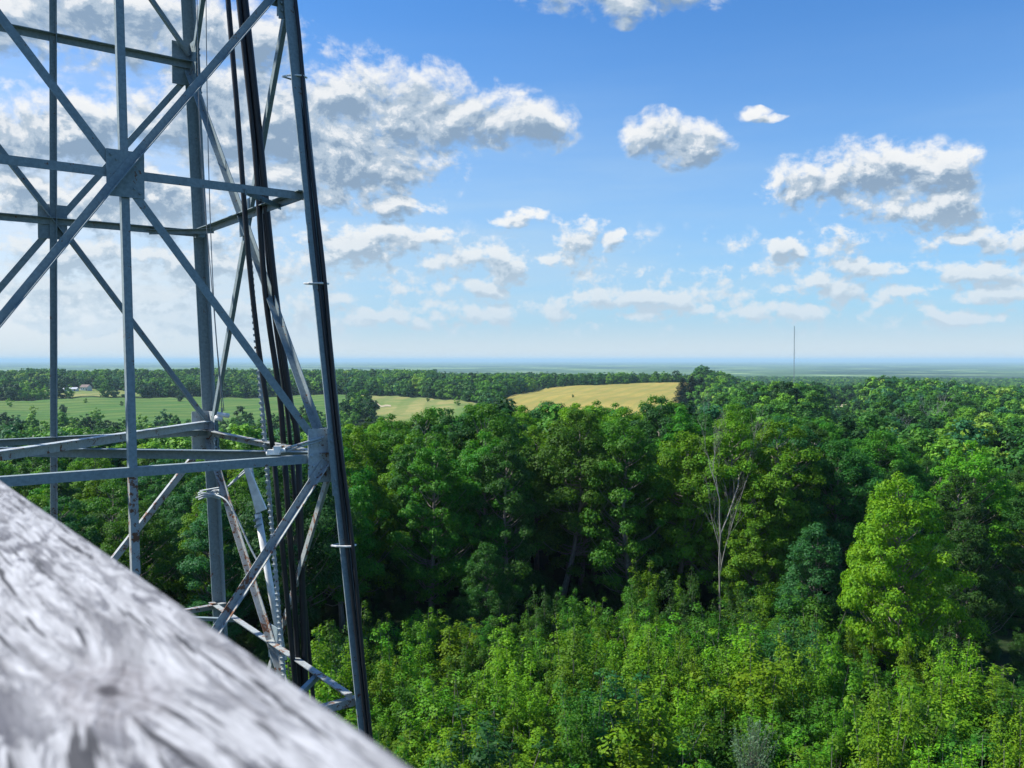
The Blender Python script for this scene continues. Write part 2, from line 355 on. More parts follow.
field('hay_field', [(-.4, 560, 780), (1, 510, 885), (4, 500, 940), (8, 500, 965), (11.2, 520, 950), (12.3, 780, 800)], FM_HAY)
field('meadow', [(-10.6, 720, 905), (-8.5, 540, 900), (-6.5, 510, 860), (-4, 510, 790), (-2.2, 540, 720)], FM_MEADOW)
field('crop_field', [(-33, 590, 1020), (-24, 575, 1010), (-18, 570, 1000), (-13, 570, 975), (-10.8, 585, 930)], FM_CROP)
field('farm_meadow', [(-28.2, 1040, 1190), (-26, 1030, 1200), (-24, 1030, 1180), (-23, 1040, 1100)], FM_MEADOW)
field('hill_clearing', [(19.9, 560, 640), (20.8, 545, 650), (21.6, 560, 640)], FM_SAND)
field('clearing_grass', [(19.9, 652, 700), (21, 660, 730), (22.2, 650, 710)], FM_MEADOW)
field('dirt_track', [(-9.7, 860, 884), (-9.2, 800, 830), (-8.5, 745, 765), (-7.9, 735, 750)], FM_SAND, .6)

# ------------------------------------------------------------------ lattice tower
ZU, ZM, ZL, ZB = EYE + 4.0675, EYE + 1.77, EYE - 1.0277, EYE - 3.6362
TC, TH, TR, TS = (-4.7988, 9.8075), -.1248, 2.5812, .0886
def corner(k, z):
    R = TR - TS * (z - ZM); a = TH + k * PI / 2
    return Vector((TC[0] + R * math.cos(a) + (.06 if k % 4 == 1 else 0), TC[1] + R * math.sin(a), z))
JZ = [.25, 4.9, 11.3, EYE - 6.6, ZL, ZU, EYE + 8.2, EYE + 11.4]       # joints
MZ = [2.6, 8.1, 14.4, ZB, ZM, EYE + 6.2, EYE + 9.9]                   # middles of the crossed panels
tw = empty('lattice_tower', (TC[0], TC[1], 0), 0, 'tall grey galvanised lattice tower with crossed steel braces beside the lookout railing', 'tower')
off = Vector((TC[0], TC[1], 0))
def tb(name, mb, m=STEEL, **k):
    o = mb.build(name, m, tw, **k)
    for v in o.data.vertices: v.co -= off
    return o
def inner(k):      # unit vector pointing into the tower from face k (between corner k and k+1)
    c = (corner(k, 10) + corner(k + 1, 10)) / 2; v = off - c; v.z = 0; return v.normalized()
def hoff(z): return .10 - .016 * (max(z, ZB - .4) - ZL) if z < EYE + 5 else .016
def bolt_row(mb, c, d, n, nrm, sp=.07):
    for i in range(n):
        p = c + d * ((i - (n - 1) / 2) * sp); mb.tube([p - nrm * .004, p + nrm * .02], .015, 6)
for k in range(4):
    mb = MB(); z1 = JZ[-1] + .3
    a = (corner(k + 1, 10) - corner(k, 10)).normalized(); b = (corner(k - 1, 10) - corner(k, 10)).normalized()
    hf = (lambda z: -(a + b) * hoff(z)) if k == 0 else (lambda z: -(a + b) * .11)
    for za_, zb_ in ((.2, ZB - .4), (ZB - .4, z1)): mb.angle(corner(k, za_) + hf(za_), corner(k, zb_) + hf(zb_), a, b, .155, .016)
    for z in JZ[1:-1]:                                              # splice angles on the heel of the leg
        hl = hf(z) - (a + b) * .02; mb.angle(corner(k, z - .42) + hl, corner(k, z + .3) + hl, a, b, .165, .012)
        for f, g in ((a, b), (b, a)):
            for q in (-.34, -.26, .16, .24):
                bolt_row(mb, corner(k, z + q) + hl + f * .09, f, 2, -g)
    tb('leg', mb)
    mb = MB().box(corner(k, .1) + (a + b) * .05, (.9, .9, .3)); tb('footing', mb, CONC)
for k in range(4):
    inn = inner(k)
    def fp(t, z, dn=0.):         # point on face k, t along from corner k to k+1, dn into the tower
        return corner(k, z).lerp(corner(k + 1, z), t) + inn * dn
    along = (corner(k + 1, 10) - corner(k, 10)).normalized(); up = Vector((0, 0, 1))
    for i, z in enumerate(MZ):                                      # horizontals through the crossings
        hz_ = -.07 if (k == 3 and z < EYE - 2) else .045
        mb = MB().angle(fp(-.022, z + hz_, .02), fp(1.022, z + hz_, .02), -up, inn, .085, .009); tb('horizontal_brace', mb, STEEL if z > EYE - 2 else RUSTY)
    for i, z in enumerate(JZ[1:]):
        if k == 0 and abs(z - ZU) < .1: continue
        mb = MB().angle(fp(-.02, z + (.03 if k != 3 else .01), .02), fp(1.02, z + (.03 if k != 3 else .01), .02), -up, inn, .09, .01)
        tb('joint_beam', mb, STEEL if k != 0 else RUSTY)
    for i in range(len(MZ)):
        z0, zm, z1 = JZ[i], MZ[i], JZ[i + 1]
        q1, q2 = (1, -1) if k != 3 else (-1, 1)
        for (ta, za, tb_, zb, dn, fl) in ((0.01, z0 + .1, .99, z1 - .1, .012 * q1, q1), (.99, z0 + .1, .01, z1 - .1, .012 * q2, q2)):
            p0, p1 = fp(ta, za, dn), fp(tb_, zb, dn); pm = fp(.5, zm, dn)
            n1 = inn * fl
            mb = MB(); s = (pm - p0).normalized().cross(inn)
            mb.angle(p0, pm, s, n1, .08, .009); s2 = (p1 - pm).normalized().cross(inn); mb.angle(pm, p1, s2, n1, .08, .009)
            tb('diagonal_brace', mb, RUSTY if (z1 < EYE + 0 and k != 2) else STEEL)
        mb = MB(); c = fp(.5, zm, 0); Rm = Matrix((along, inn, up)).transposed()
        mb.box(c, (.34, .014, .44), Rm)
        for sx in (-1, 1):
            for sz in (-1, 1):
                for q in (0, 1): mb.tube([fp(.5, zm, -.02) + along * sx * (.13 - q * .05) + up * sz * (.17 - q * .04), fp(.5, zm, -.004) + along * sx * (.13 - q * .05) + up * sz * (.17 - q * .04)], .014, 6)
        tb('gusset_plate', mb)
        for t, sg in ((.0, 1), (1., -1)):                            # plates where braces meet the legs
            mb = MB(); zz = z1; mb.box(fp(t, zz, -.006) + along * sg * .09, (.3, .01, .58), Rm)
            for q in range(5): bolt_row(mb, fp(t, zz - .22 + q * .11, -.012) + along * sg * .15, along, 2, -inn, .09)
            tb('gusset_plate', mb, LIGHTST if z1 < EYE else STEEL)
    if k in (1, 3):                                                 # centre posts of the near and the far face
        for i in range(len(JZ) - 1):
            mb = MB().angle(fp(.5, JZ[i], .035) - along * .035, fp(.5, JZ[i + 1], .035) - along * .035, along, inn, .075, .009); tb('centre_post', mb, RUSTY if JZ[i + 1] < EYE else STEEL)
for z in (q for q in JZ[1:] if abs(q - ZU) > .1):                       # plan bracing, corner to corner
    for k in (0, 1):
        zo = .16 if k else .04; c0, c1 = corner(k, z + zo), corner(k + 2, z + zo); d = (c1 - c0).normalized()
        side_ = Vector((0, 0, 1)).cross(d)
        tb('plan_brace', MB().angle(c0 + d * .15, c1 - d * .15, Vector((0, 0, -1)), side_, .11, .01), LIGHTST if k == 1 else STEEL)
for z in MZ:                                                        # short knee braces across the corners
    for k in range(4):
        p0 = corner(k, z).lerp(corner(k + 1, z), .18); p1 = corner(k, z).lerp(corner(k - 1, z), .18)
        tb('knee_brace', MB().angle(p0, p1, Vector((0, 0, -1)), (off + Vector((0, 0, z)) - p0).normalized(), .06, .007))
# climbing rail with pegs, just inside the right-hand face
r_t = at_depth(256, 330, 10.6); r_b = at_depth(283, 660, 10.9); dr = (r_b - r_t) / (r_b.z - r_t.z)
p_at = lambda z: r_t + dr * (z - r_t.z)
mb = MB().tube([p_at(.3), p_at(EYE + 1.3)], .022, 8)
z = .6
while z < EYE + 1.2: mb.box(p_at(z) + Vector((0, -.02, 0)), (.055, .04, .03)); z += .075
tb('climbing_rail', mb, LIGHTST)

# cables: each its own thing, all tied to the tower
def cable(pts, r, name, label, m=BLACK, group=None, cat='cable', n=10):
    q = []
    P_ = [Vector(p) for p in pts]
    for i in range(len(P_) - 1):                                    # Catmull-Rom
        a, b, c, d = P_[max(i - 1, 0)], P_[i], P_[i + 1], P_[min(i + 2, len(P_) - 1)]
        for s in range(5):
            t = s / 5; q.append(.5 * ((2 * b) + (c - a) * t + (2 * a - 5 * b + 4 * c - d) * t * t + (3 * b - a - 3 * c + d) * t ** 3))
    q.append(P_[-1])
    o = MB().tube(q, r, n).build(name, m, None, True); return tag(o, label, cat, group)
def drop(pts, y, r, label, **k):
    P_ = [at_depth(px, py, y + (py - 200) * .0004) for px, py in pts]
    d = (P_[-1] - P_[-2]).normalized(); P_.append(P_[-1] + d * ((P_[-1].z - .15) / -d.z))
    up_ = (P_[0] - P_[1]).normalized(); P_.insert(0, P_[0] + up_ * ((EYE + 11 - P_[0].z) / up_.z))
    return cable(P_, r, 'coaxial_cable', label, group='black cables hanging inside the lattice tower', **k)
drop([(228, 0), (238, 120), (248, 250), (259, 350), (273, 450), (291, 640)], 10.2, .03, 'leftmost long black cable hanging inside the tower, above the wooden rail end')
drop([(239, 0), (255, 150), (265, 290), (279, 390), (284, 450), (297, 640)], 10.3, .034, 'thick black cable inside the tower, just left of the pair nearest the right leg')
drop([(245, 0), (259, 130), (275, 290), (290, 400), (298, 450), (304, 640)], 10.3, .038, 'thickest black cable inside the tower, rightmost of the hanging run')
drop([(242, 0), (257, 140), (271, 290), (285, 395), (291, 450), (308, 640)], 10.6, .026, 'thin black cable hanging between the two thick ones inside the tower')
a0 = corner(0, 10); outv = Vector((math.cos(TH - .55), math.sin(TH - .55), 0))
def rleg(z, o): return corner(0, z) + outv * (o[0] - (.11 - hoff(z)) * 1.3) + Vector((-outv.y, outv.x, 0)) * o[1]
for o_, lb, wv in (((.165, 0), 'black cable strapped to the right tower leg, the one touching the steel', 0), ((.2, .02), 'black cable strapped to the right tower leg, outermost of the bundle', .035), ((.165, .05), 'black cable strapped to the right tower leg, on the viewer\'s side of the bundle', .015)):
    zz = [.3, 5, 10, 14, 17, 19, 20.4, 22, 23.5, 25, 26.5, 27.5, 29, 31, 35]
    cable([rleg(z, (o_[0] + (wv if i % 2 else 0), o_[1])) for i, z in enumerate(zz)], .02, 'feeder_cable', lb, group='black cables strapped to the right tower leg')
for px, py, lb in ((297, 77, 'white strap around the right tower leg, high beside the big cloud'), (330, 284, 'white strap around the right tower leg, a little above the horizon'), (343, 543, 'white strap around the right tower leg, lowest, in front of the forest')):
    z = at_depth(px, py, 9.48).z; mb = MB(); q = [rleg(z, p) for p in ((.03, .08), (.03, -.10), (.10, -.09), (.19, -.03), (.23, .02), (.2, .09))]
    tag(mb.tube(q, .011, 6).build('cable_strap', WHITE), lb, 'strap', 'white straps around the right tower leg')

# thin wires with a small white fixture hanging by the far right leg
wy = 11.3
fx = at_depth(222, 417, wy)
cable([at_depth(196, -260, wy), at_depth(197, 0, wy), at_depth(201, 150, wy), at_depth(213, 300, wy), at_depth(222, 410, wy)], .006, 'hanging_wire', 'thin grey wire sagging down to the small white fixture', WIRE, 'thin wires inside the tower', 'wire', 5)
cable([at_depth(206, -260, wy), at_depth(206, 0, wy), at_depth(209, 180, wy), at_depth(215, 320, wy), at_depth(224, 411, wy)], .006, 'hanging_wire', 'straighter thin grey wire, right of the sagging one above the white fixture', WIRE, 'thin wires inside the tower', 'wire', 5)
fe = empty('signal_fixture', fx, 0, 'small white fixture of two stubby tubes hanging on a wire left of the black cables', 'fixture')
MB().tube([(-.09, 0, -.01), (.0, 0, -.025)], .034, 10).build('lamp_tube', WHITE, fe, True)
MB().tube([(-.06, 0, .04), (.09, 0, .015)], .03, 10).build('lamp_tube', WHITE, fe, True)
MB().box((0, 0, .07), (.02, .02, .1)).build('hanger', WIRE, fe)

# clamp and rod at the right leg joint
c0 = at_depth(274, 452, 9.2); c1 = at_depth(324, 437, 9.35)
ce = empty('tie_rod', c0, 0, 'pale tie rod running from a white clamp to the right leg joint plate', 'tie rod')
mb = MB().tube([Vector((0, 0, 0)), c1 - c0], .014, 8); mb.build('rod', LIGHTST, ce, True)
mb = MB().tube([Vector((.02, 0, -.02)), (c1 - c0) * .98 + Vector((0, 0, -.03))], .009, 8); mb.build('rod', LIGHTST, ce, True)
mb = MB().box((.0, 0, 0), (.13, .07, .05)).box((.04, -.01, .03), (.07, .06, .07)).tube([(-.08, 0, -.02), (.12, 0, .02)], .022, 8); mb.build('clamp', WHITE, ce)

# antenna on a side arm with coiled cord round the far right leg
ay = 12.3
a_c = at_depth(209, 493, ay); am = empty('antenna_mount', a_c, 0, 'white antenna and pole on a side arm tied to the back right tower leg', 'antenna')
def L_(px, py, y=ay): return at_depth(px, py, y) - a_c
MB().tube([L_(196, 498), L_(224, 490), L_(248, 470, 11.6)], .014, 6).build('side_arm', LIGHTST, am, True)
MB().tube([L_(200, 491), L_(228, 486), L_(249, 466, 11.6)], .012, 6).build('side_arm', LIGHTST, am, True)
MB().tube([L_(249, 462, 11.6), L_(259, 520, 11.6)], .036, 10).build('mast', LIGHTST, am, True)
p0, p1 = L_(246, 468, 11.5), L_(262, 511, 11.5); d = (p1 - p0).normalized(); sx = d.cross(Vector((0, 1, 0))).normalized()
MB().add([p0 + sx * .03, p0 - sx * .03, p1 - sx * .085, p1 + sx * .055] + [q + Vector((0, .06, 0)) for q in (p0 + sx * .03, p0 - sx * .03, p1 - sx * .085, p1 + sx * .055)],
         [(0, 1, 2, 3), (7, 6, 5, 4), (0, 4, 5, 1), (1, 5, 6, 2), (2, 6, 7, 3), (3, 7, 4, 0)]).build('radome', WHITE, am)
MB().tube([L_(258, 514, 11.6), L_(272, 596, 11.6), L_(284, 660, 11.6)], .046, 10).build('white_pole', WHITE, am, True)
for py in (518, 524): MB().tube([L_(257 + (py - 518) * .2, py, 11.6), L_(258 + (py - 518) * .2, py + 2, 11.6)], .06, 10).build('pole_clamp', STEEL, am)
mb = MB()
for i in range(4):
    ph = i * .8; mb.tube([Vector((.14 * math.cos(t * .7 + ph), .14 * math.sin(t * .7 + ph), .03 * math.sin(t * 1.3 + i) - .02 * i)) for t in range(10)], .012, 6)
mb.build('cord_coil', LIGHTST, am, True)
hc = cable([at_depth(212, 494, 12.1), at_depth(226, 500, 11.9), at_depth(238, 520, 11.8), at_depth(249, 545, 11.7), at_depth(262, 570, 11.6)], .012, 'hanging_cord', None, LIGHTST, None, None, 6); hc.parent = am; hc.location = -a_c

# ------------------------------------------------------------------ lookout tower railing in the foreground
HR = .12
e1 = at_z(0, 480, EYE - HR); e2 = at_z(415, 768, EYE - HR)
dv = (e1 - e2).normalized(); nv = Vector((-dv.y, dv.x, 0)) ; nv = -nv if nv.dot(Vector((-1, -1, 0))) < 0 else nv   # nv points to the inner side
m, nt, b = mat('weathered_wood'); tc = N(nt, 'ShaderNodeTexCoord')
kn = Vector(at_z(108, 690, EYE - HR)) - e2; ku, kv = kn.dot(dv), kn.dot(nv)
if (Matrix.Rotation(math.atan2(dv.y, dv.x) - PI / 2, 3, 'Z') @ Vector((1, 0, 0))).dot(nv) < 0: kv = -kv
sp = N(nt, 'ShaderNodeSeparateXYZ'); nt.links.new(tc.outputs['Object'], sp.inputs[0])
# grain bends round the knot
du = M(nt, 'SUBTRACT', sp.outputs[1], ku); dw = M(nt, 'SUBTRACT', sp.outputs[0], kv)
rr = M(nt, 'SQRT', M(nt, 'ADD', M(nt, 'MULTIPLY', M(nt, 'MULTIPLY', du, du), .3), M(nt, 'MULTIPLY', dw, dw)))
pull = M(nt, 'EXPONENT', M(nt, 'MULTIPLY', rr, -45.))
gx = M(nt, 'ADD', sp.outputs[0], M(nt, 'MULTIPLY', M(nt, 'MULTIPLY', pull, M(nt, 'SIGN', dw)), .022))
cb = N(nt, 'ShaderNodeCombineXYZ'); nt.links.new(gx, cb.inputs[0]); nt.links.new(sp.outputs[1], cb.inputs[1]); nt.links.new(sp.outputs[2], cb.inputs[2])
mp = N(nt, 'ShaderNodeMapping'); mp.inputs['Scale'].default_value = (1, .07, 1); nt.links.new(cb.outputs[0], mp.inputs[0])
mp2 = N(nt, 'ShaderNodeMapping'); mp2.inputs['Scale'].default_value = (1, .22, 1); mp2.inputs['Rotation'].default_value = (0, 0, .35); nt.links.new(cb.outputs[0], mp2.inputs[0])
g1_ = NOISE(nt, mp.outputs[0], 420, 6, .65); g2_ = NOISE(nt, mp.outputs[0], 110, 6, .65, .5); g3_ = NOISE(nt, mp2.outputs[0], 95, 7, .7, .9); g4_ = NOISE(nt, mp2.outputs[0], 14, 3, .5)
mp3 = N(nt, 'ShaderNodeMapping'); mp3.inputs['Scale'].default_value = (1, .045, 1); nt.links.new(cb.outputs[0], mp3.inputs[0]); ck = NOISE(nt, mp3.outputs[0], 210, 4, .5, .3)
c = MIX(nt, SM(nt, g1_.outputs[0], .3, .7), (.26, .26, .265), (.50, .50, .51))
c = MIX(nt, M(nt, 'MULTIPLY', SM(nt, g2_.outputs[0], .48, .62), .65), c, (.13, .125, .13))
dk = M(nt, 'MULTIPLY', SM(nt, g3_.outputs[0], .49, .58), SM(nt, g4_.outputs[0], .38, .6, .35, 1.))
c = MIX(nt, M(nt, 'MULTIPLY', dk, .9), c, (.045, .045, .06))
c = MIX(nt, M(nt, 'MULTIPLY', SM(nt, ck.outputs[0], .60, .64), .95), c, (.03, .03, .035))
rng_ = N(nt, 'ShaderNodeTexWave', wave_type='RINGS', rings_direction='SPHERICAL'); rng_.inputs['Scale'].default_value = 48; rng_.inputs['Distortion'].default_value = 9; rng_.inputs['Detail'].default_value = 4; rng_.inputs['Detail Scale'].default_value = 2.5
kv_ = N(nt, 'ShaderNodeCombineXYZ'); nt.links.new(dw, kv_.inputs[0]); nt.links.new(M(nt, 'MULTIPLY', du, .55), kv_.inputs[1]); nt.links.new(kv_.outputs[0], rng_.inputs[0])
kn_ = MIX(nt, rng_.outputs[1], (.20, .185, .19), (.34, .33, .34))
c = MIX(nt, SM(nt, rr, .028, .012, 0, .6), c, kn_)
c = MIX(nt, SM(nt, rr, .0055, .002), c, (.05, .045, .05))
nt.links.new(c, b.inputs['Base Color']); b.inputs['Roughness'].default_value = .85
bp = N(nt, 'ShaderNodeBump'); bp.inputs['Strength'].default_value = .5; bp.inputs['Distance'].default_value = .002
nt.links.new(M(nt, 'SUBTRACT', g1_.outputs[0], SM(nt, g3_.outputs[0], .5, .62)), bp.inputs['Height']); nt.links.new(bp.outputs[0], b.inputs['Normal'])
WOOD = m
lk = empty('lookout_tower', (e2.x, e2.y, 0), math.atan2(dv.y, dv.x) - PI / 2, 'weathered grey wooden railing of the lookout platform, blurred close up in the corner', 'railing')
# local axes: +y along the rail into the picture, inner side is local x
sgn = 1 if (Matrix.Rotation(math.atan2(dv.y, dv.x) - PI / 2, 3, 'Z') @ Vector((1, 0, 0))).dot(nv) > 0 else -1
def plank(name, x0, x1, y0, y1, z0, z1, rd=.006, m=WOOD):
    """long board with rounded edges, running along local y"""
    prof = []
    for cx_, cz_, a0_ in ((x1 - rd, z1 - rd, 0), (x0 + rd, z1 - rd, 90), (x0 + rd, z0 + rd, 180), (x1 - rd, z0 + rd, 270)):
        for q in range(5):
            a = math.radians(a0_ + q * 22.5); prof.append((cx_ + rd * math.cos(a), cz_ + rd * math.sin(a)))
    mb = MB(); n = 24; k = len(prof); rr_ = random.Random(name + str(y0))
    for i in range(n + 1):
        y = y0 + (y1 - y0) * i / n
        mb.v += [(px_ * sgn + rr_.uniform(-.0006, .0006), y, pz_ + rr_.uniform(-.0005, .0005)) for px_, pz_ in prof]
    for i in range(n):
        for q in range(k): a = i * k + q; b_ = i * k + (q + 1) % k; mb.f.append((a, b_, b_ + k, a + k))
    mb.f += [tuple(range(k)), tuple(range(n * k, n * k + k))]
    return mb.build(name, m, lk, True)
top = EYE - HR
if sgn == 1:
    pass
plank('top_board', -.004, .19, -1.6, 2.6, top - .038, top, .007)
if sgn < 0:
    for n_ in nt.nodes:
        pass
plank('side_rail', .02, .058, -1.6, 2.6, top - .18, top - .0405)
for q in (.45, .8): plank('lower_rail', .02, .058, -1.6, 2.6, top - q - .09, top - q)
for y in (-1.5, .3, 2.45):
    MB().box((.106 * sgn, y, top - .64), (.09, .09, 1.196)).build('post', WOOD, lk)
for i in range(17): MB().box(((.09 + i * .148) * sgn, .5, top - 1.26), (.14, 4.2, .038)).build('deck_board', WOOD, lk)
for x in (.12, 2.3):
    for y in (-1.4, 2.4): MB().box((x * sgn, y, (top - 1.46) / 2 - .1), (.2, .2, top - 1.46 + .2)).build('support_post', WOOD, lk)
    MB().box((x * sgn, .5, top - 1.37), (.08, 4.2, .18)).build('joist', WOOD, lk)

# ------------------------------------------------------------------ foliage
def leaf_quads(c, nrm, size, rng, aspect=.62):
    n = len(c); r = rng.normal(size=(n, 3)); u = np.cross(nrm, r); u /= np.linalg.norm(u, axis=1)[:, None] + 1e-9
    v = np.cross(nrm, u); s = size * rng.uniform(.6, 1.35, (n, 1)); u = u * s * .5; v = v * s * .5 * aspect
    q = np.stack([c - u, c - v + nrm * s * .06, c + u, c + v + nrm * s * .06], 1).reshape(-1, 3)
    return q, np.arange(4 * n).reshape(-1, 4)
def crown_clumps(rng, clumps, per_m2, size, ctr, flat=.7, jit=.42):
    C, Nn = [], []
    for (p, r) in clumps:
        n = max(8, int(per_m2 * r * r * 12.6)); d = rng.normal(size=(n, 3)); d /= np.linalg.norm(d, axis=1)[:, None]
        rad = r * rng.uniform(.12, 1, (n, 1)) ** .42
        rad = rad * (1 + .22 * np.sin(d[:, :1] * 5 + p[0]) * np.cos(d[:, 1:2] * 4 + p[1]))
        off_ = d * rad; off_[:, 2] *= flat
        keep = (off_[:, 2] > -.45 * r * flat) | (rng.uniform(size=n) < .35)
        pts = p + off_
        o = pts - ctr; o /= np.linalg.norm(o, axis=1)[:, None] + 1e-9
        nn = d * .75 + o * .35 + np.array([0, 0, .55]) + rng.normal(size=(n, 3)) * jit
        nn /= np.linalg.norm(nn, axis=1)[:, None]
        C.append(pts[keep]); Nn.append(nn[keep])
    return np.concatenate(C), np.concatenate(Nn)
def limb(mb, p0, p1, r0, r1, rng, n=6, sag=.12):
    p0, p1 = np.array(p0), np.array(p1); L = np.linalg.norm(p1 - p0); pts = []
    for i in range(4):
        t = i / 3; p = p0 + (p1 - p0) * t; p[2] += -sag * L * math.sin(PI * t) ; p += rng.normal(size=3) * L * .02 * (0 < i < 3); pts.append(p)
    mb.tube(pts, [r0 + (r1 - r0) * i / 3 for i in range(4)], n, False)
class Proto:
    def __init__(s, kind, trunk, crown, h): s.kind, s.trunk, s.crown, s.h = kind, trunk, crown, h
def broadleaf(seed, h, R, cb, nclump, rc, dens, size, bark=BARK, lean=.3, shape=1., low=True):
    rng = np.random.default_rng(seed); mb = MB(); tp = []
    bx, by = rng.normal(size=2) * lean
    for i in range(7):
        t = i / 6; tp.append((bx * math.sin(t * 2.2) * 2 + rng.normal() * .06, by * math.sin(t * 1.9) * 2 + rng.normal() * .06, t * h * .84 - .3))
    tr = .017 * h; mb.tube(tp, [tr * (1.25 if i == 0 else 1 - i / 7.2) for i in range(7)], 8)
    tpa = np.array(tp); axis = lambda z: np.array([np.interp(z, tpa[:, 2], tpa[:, 0]), np.interp(z, tpa[:, 2], tpa[:, 1]), z])
    clumps = []; tries = 0
    while len(clumps) < nclump and tries < 4000:
        tries += 1
        t = rng.uniform(0, 1) ** .85; prof = (math.sin(PI * min(1, (t * .86 + .14)) ** shape)) ** .6 if t > 0 else .3
        a = rng.uniform(0, 2 * PI); lob = 1 + .2 * math.sin(3 * a + seed) + .12 * math.sin(5 * a + t * 6)
        rad = R * prof * lob * rng.uniform(.45, 1.0); z = cb + (h - cb) * t
        p = axis(z) + np.array([math.cos(a) * rad, math.sin(a) * rad, 0]); r = rc * rng.uniform(.6, 1.25) * (1 - .35 * t)
        if all(np.linalg.norm((p - q) * (1, 1, 1.3)) > .62 * (r + r2) for q, r2 in clumps): clumps.append((p, r))
    for p, r in clumps:
        b0 = axis(max(cb * .75, p[2] - 1.0 - .55 * math.hypot(p[0], p[1]))); limb(mb, b0, p - np.array([0, 0, r * .3]), tr * .2, .02, rng, 5)
    if low:
        for _ in range(int(nclump * .1)):
            a = rng.uniform(0, 2 * PI); z = rng.uniform(cb * .5, cb); p = axis(z) + np.array([math.cos(a), math.sin(a), 0]) * R * rng.uniform(.15, .5); clumps.append((p, rc * .6))
            limb(mb, axis(z - .6), p, tr * .2, .02, rng, 5)
    ctr = axis(cb + (h - cb) * .45)
    c, n = crown_clumps(rng, clumps, dens, size, ctr); q, f = leaf_quads(c, n, size, rng)
    return mb, q, f
def make(kind, spec, bark=BARK, lm=None):
    mb, q, f = spec
    tm = bpy.data.meshes.new('trunk'); tm.from_pydata(mb.v, [], mb.f); tm.update(); tm.polygons.foreach_set('use_smooth', [True] * len(tm.polygons)); tm.materials.append(bark)
    cm = np_mesh('crown', q, f, lm or LEAF); return Proto(kind, tm, cm, float(q[:, 2].max()))
def conifer(seed, h, R, size, dens=1.):
    rng = np.random.default_rng(seed); mb = MB(); mb.tube([(0, 0, -.2), (0, 0, h)], [h * .016, .02], 7); C = []; Nn = []
    nl = int(h * 1.5)
    for i in range(nl):
        z = h * (.1 + .9 * i / nl); Rz = R * (1 - (i / nl)) ** .8 * rng.uniform(.8, 1.1) + .15; nb = 7
        for k in range(nb):
            a = 2 * PI * k / nb + i * 1.1 + rng.uniform(-.2, .2); n = max(5, int(26 * Rz * dens)); t = rng.uniform(.1, 1, n)
            w_ = (1 - t) * .22 * Rz + .1; s = rng.uniform(-1, 1, n) * w_
            C.append(np.stack([math.cos(a) * t * Rz - math.sin(a) * s, math.sin(a) * t * Rz + math.cos(a) * s, z - .28 * Rz * t + rng.normal(size=n) * .05], 1))
            Nn.append(np.stack([np.full(n, math.cos(a) * .4), np.full(n, math.sin(a) * .4), np.full(n, .9)], 1) + rng.normal(size=(n, 3)) * .3)
            mb.tube([(0, 0, z), (math.cos(a) * Rz * .9, math.sin(a) * Rz * .9, z - .25 * Rz)], [.04, .01], 4, False)
    c = np.concatenate(C); n = np.concatenate(Nn); n /= np.linalg.norm(n, axis=1)[:, None]; q, f = leaf_quads(c, n, size, rng, .4)
    return mb, q, f
def sapling(seed, h, R, nshoot, size, dens):
    rng = np.random.default_rng(seed); mb = MB(); clumps = []
    for s in range(nshoot):
        a = rng.uniform(0, 2 * PI); rad = R * math.sqrt(rng.uniform(0, 1)); hh = h * rng.uniform(.62, 1) * (1 - .25 * rad / R)
        x, y = math.cos(a) * rad, math.sin(a) * rad; mb.tube([(x * .15, y * .15, -.15), (x * .6, y * .6, hh * .4), (x, y, hh)], [.035, .022, .006], 5, False)
        k = int(hh / .6)
        for j in range(k):
            t = (j + rng.uniform(0, .8)) / k
            if t < .12: continue
            w_ = .15 + .85 * math.sin(PI * min(1, t * .55 + .42)); b = rng.uniform(0, 2 * PI); g = rng.uniform(.1, .75) * w_
            clumps.append((np.array([x * (.3 + .7 * t) + math.cos(b) * g, y * (.3 + .7 * t) + math.sin(b) * g, hh * t + .05]), (.86 * (1 - t * .72)) * rng.uniform(.75, 1.3)))
    ctr = np.array([0, 0, h * .35]); c, n = crown_clumps(rng, clumps, dens, size, ctr, 1., .3)
    q, f = leaf_quads(c, n, size, rng, .55); return mb, q, f
TALL = [make('tall', broadleaf(11, 20, 5.2, 5.5, 84, 1.5, 27, .27)), make('tall', broadleaf(12, 20.5, 4.6, 3.6, 90, 1.4, 27, .27, shape=.85)),
        make('tall', broadleaf(13, 19, 5.4, 6.5, 84, 1.5, 27, .27, shape=1.1)), make('tall', broadleaf(14, 20, 4.2, 3.0, 86, 1.3, 27, .27, shape=.8)),
        make('tall', broadleaf(15, 18, 5.0, 2.4, 96, 1.4, 27, .27, shape=.85))]
FULL = [make('full', broadleaf(21, 15.5, 4.9, 2.0, 150, 1.2, 30, .24, shape=.66)), make('full', broadleaf(22, 13, 4.0, 1.4, 120, 1.1, 30, .24, shape=.75))]
SAP = [make('sapling', sapling(31 + i, h, R, ns, .155, 50)) for i, (h, R, ns) in enumerate(((6.4, 1.9, 7), (5.6, 2.2, 8), (7.2, 1.6, 6), (4.8, 2.3, 9), (6.0, 1.2, 4), (5.2, 1.8, 6)))]
MIDT = [make('mid', broadleaf(41 + i, 17, 5.2, 4.0, 34, 1.9, 7, .6, shape=.9), lm=CANOPY) for i in range(3)]
FART = [make('far', broadleaf(51 + i, 15, 5.4, 2.5, 18, 2.5, 1.6, 1.3, shape=.9), lm=CANOPY) for i in range(3)]
PINE = [make('pine', conifer(61, 15, 4.6, .75, 1.3)), make('pine', conifer(62, 5, 1.5, .5, .6))]
DUPS = []
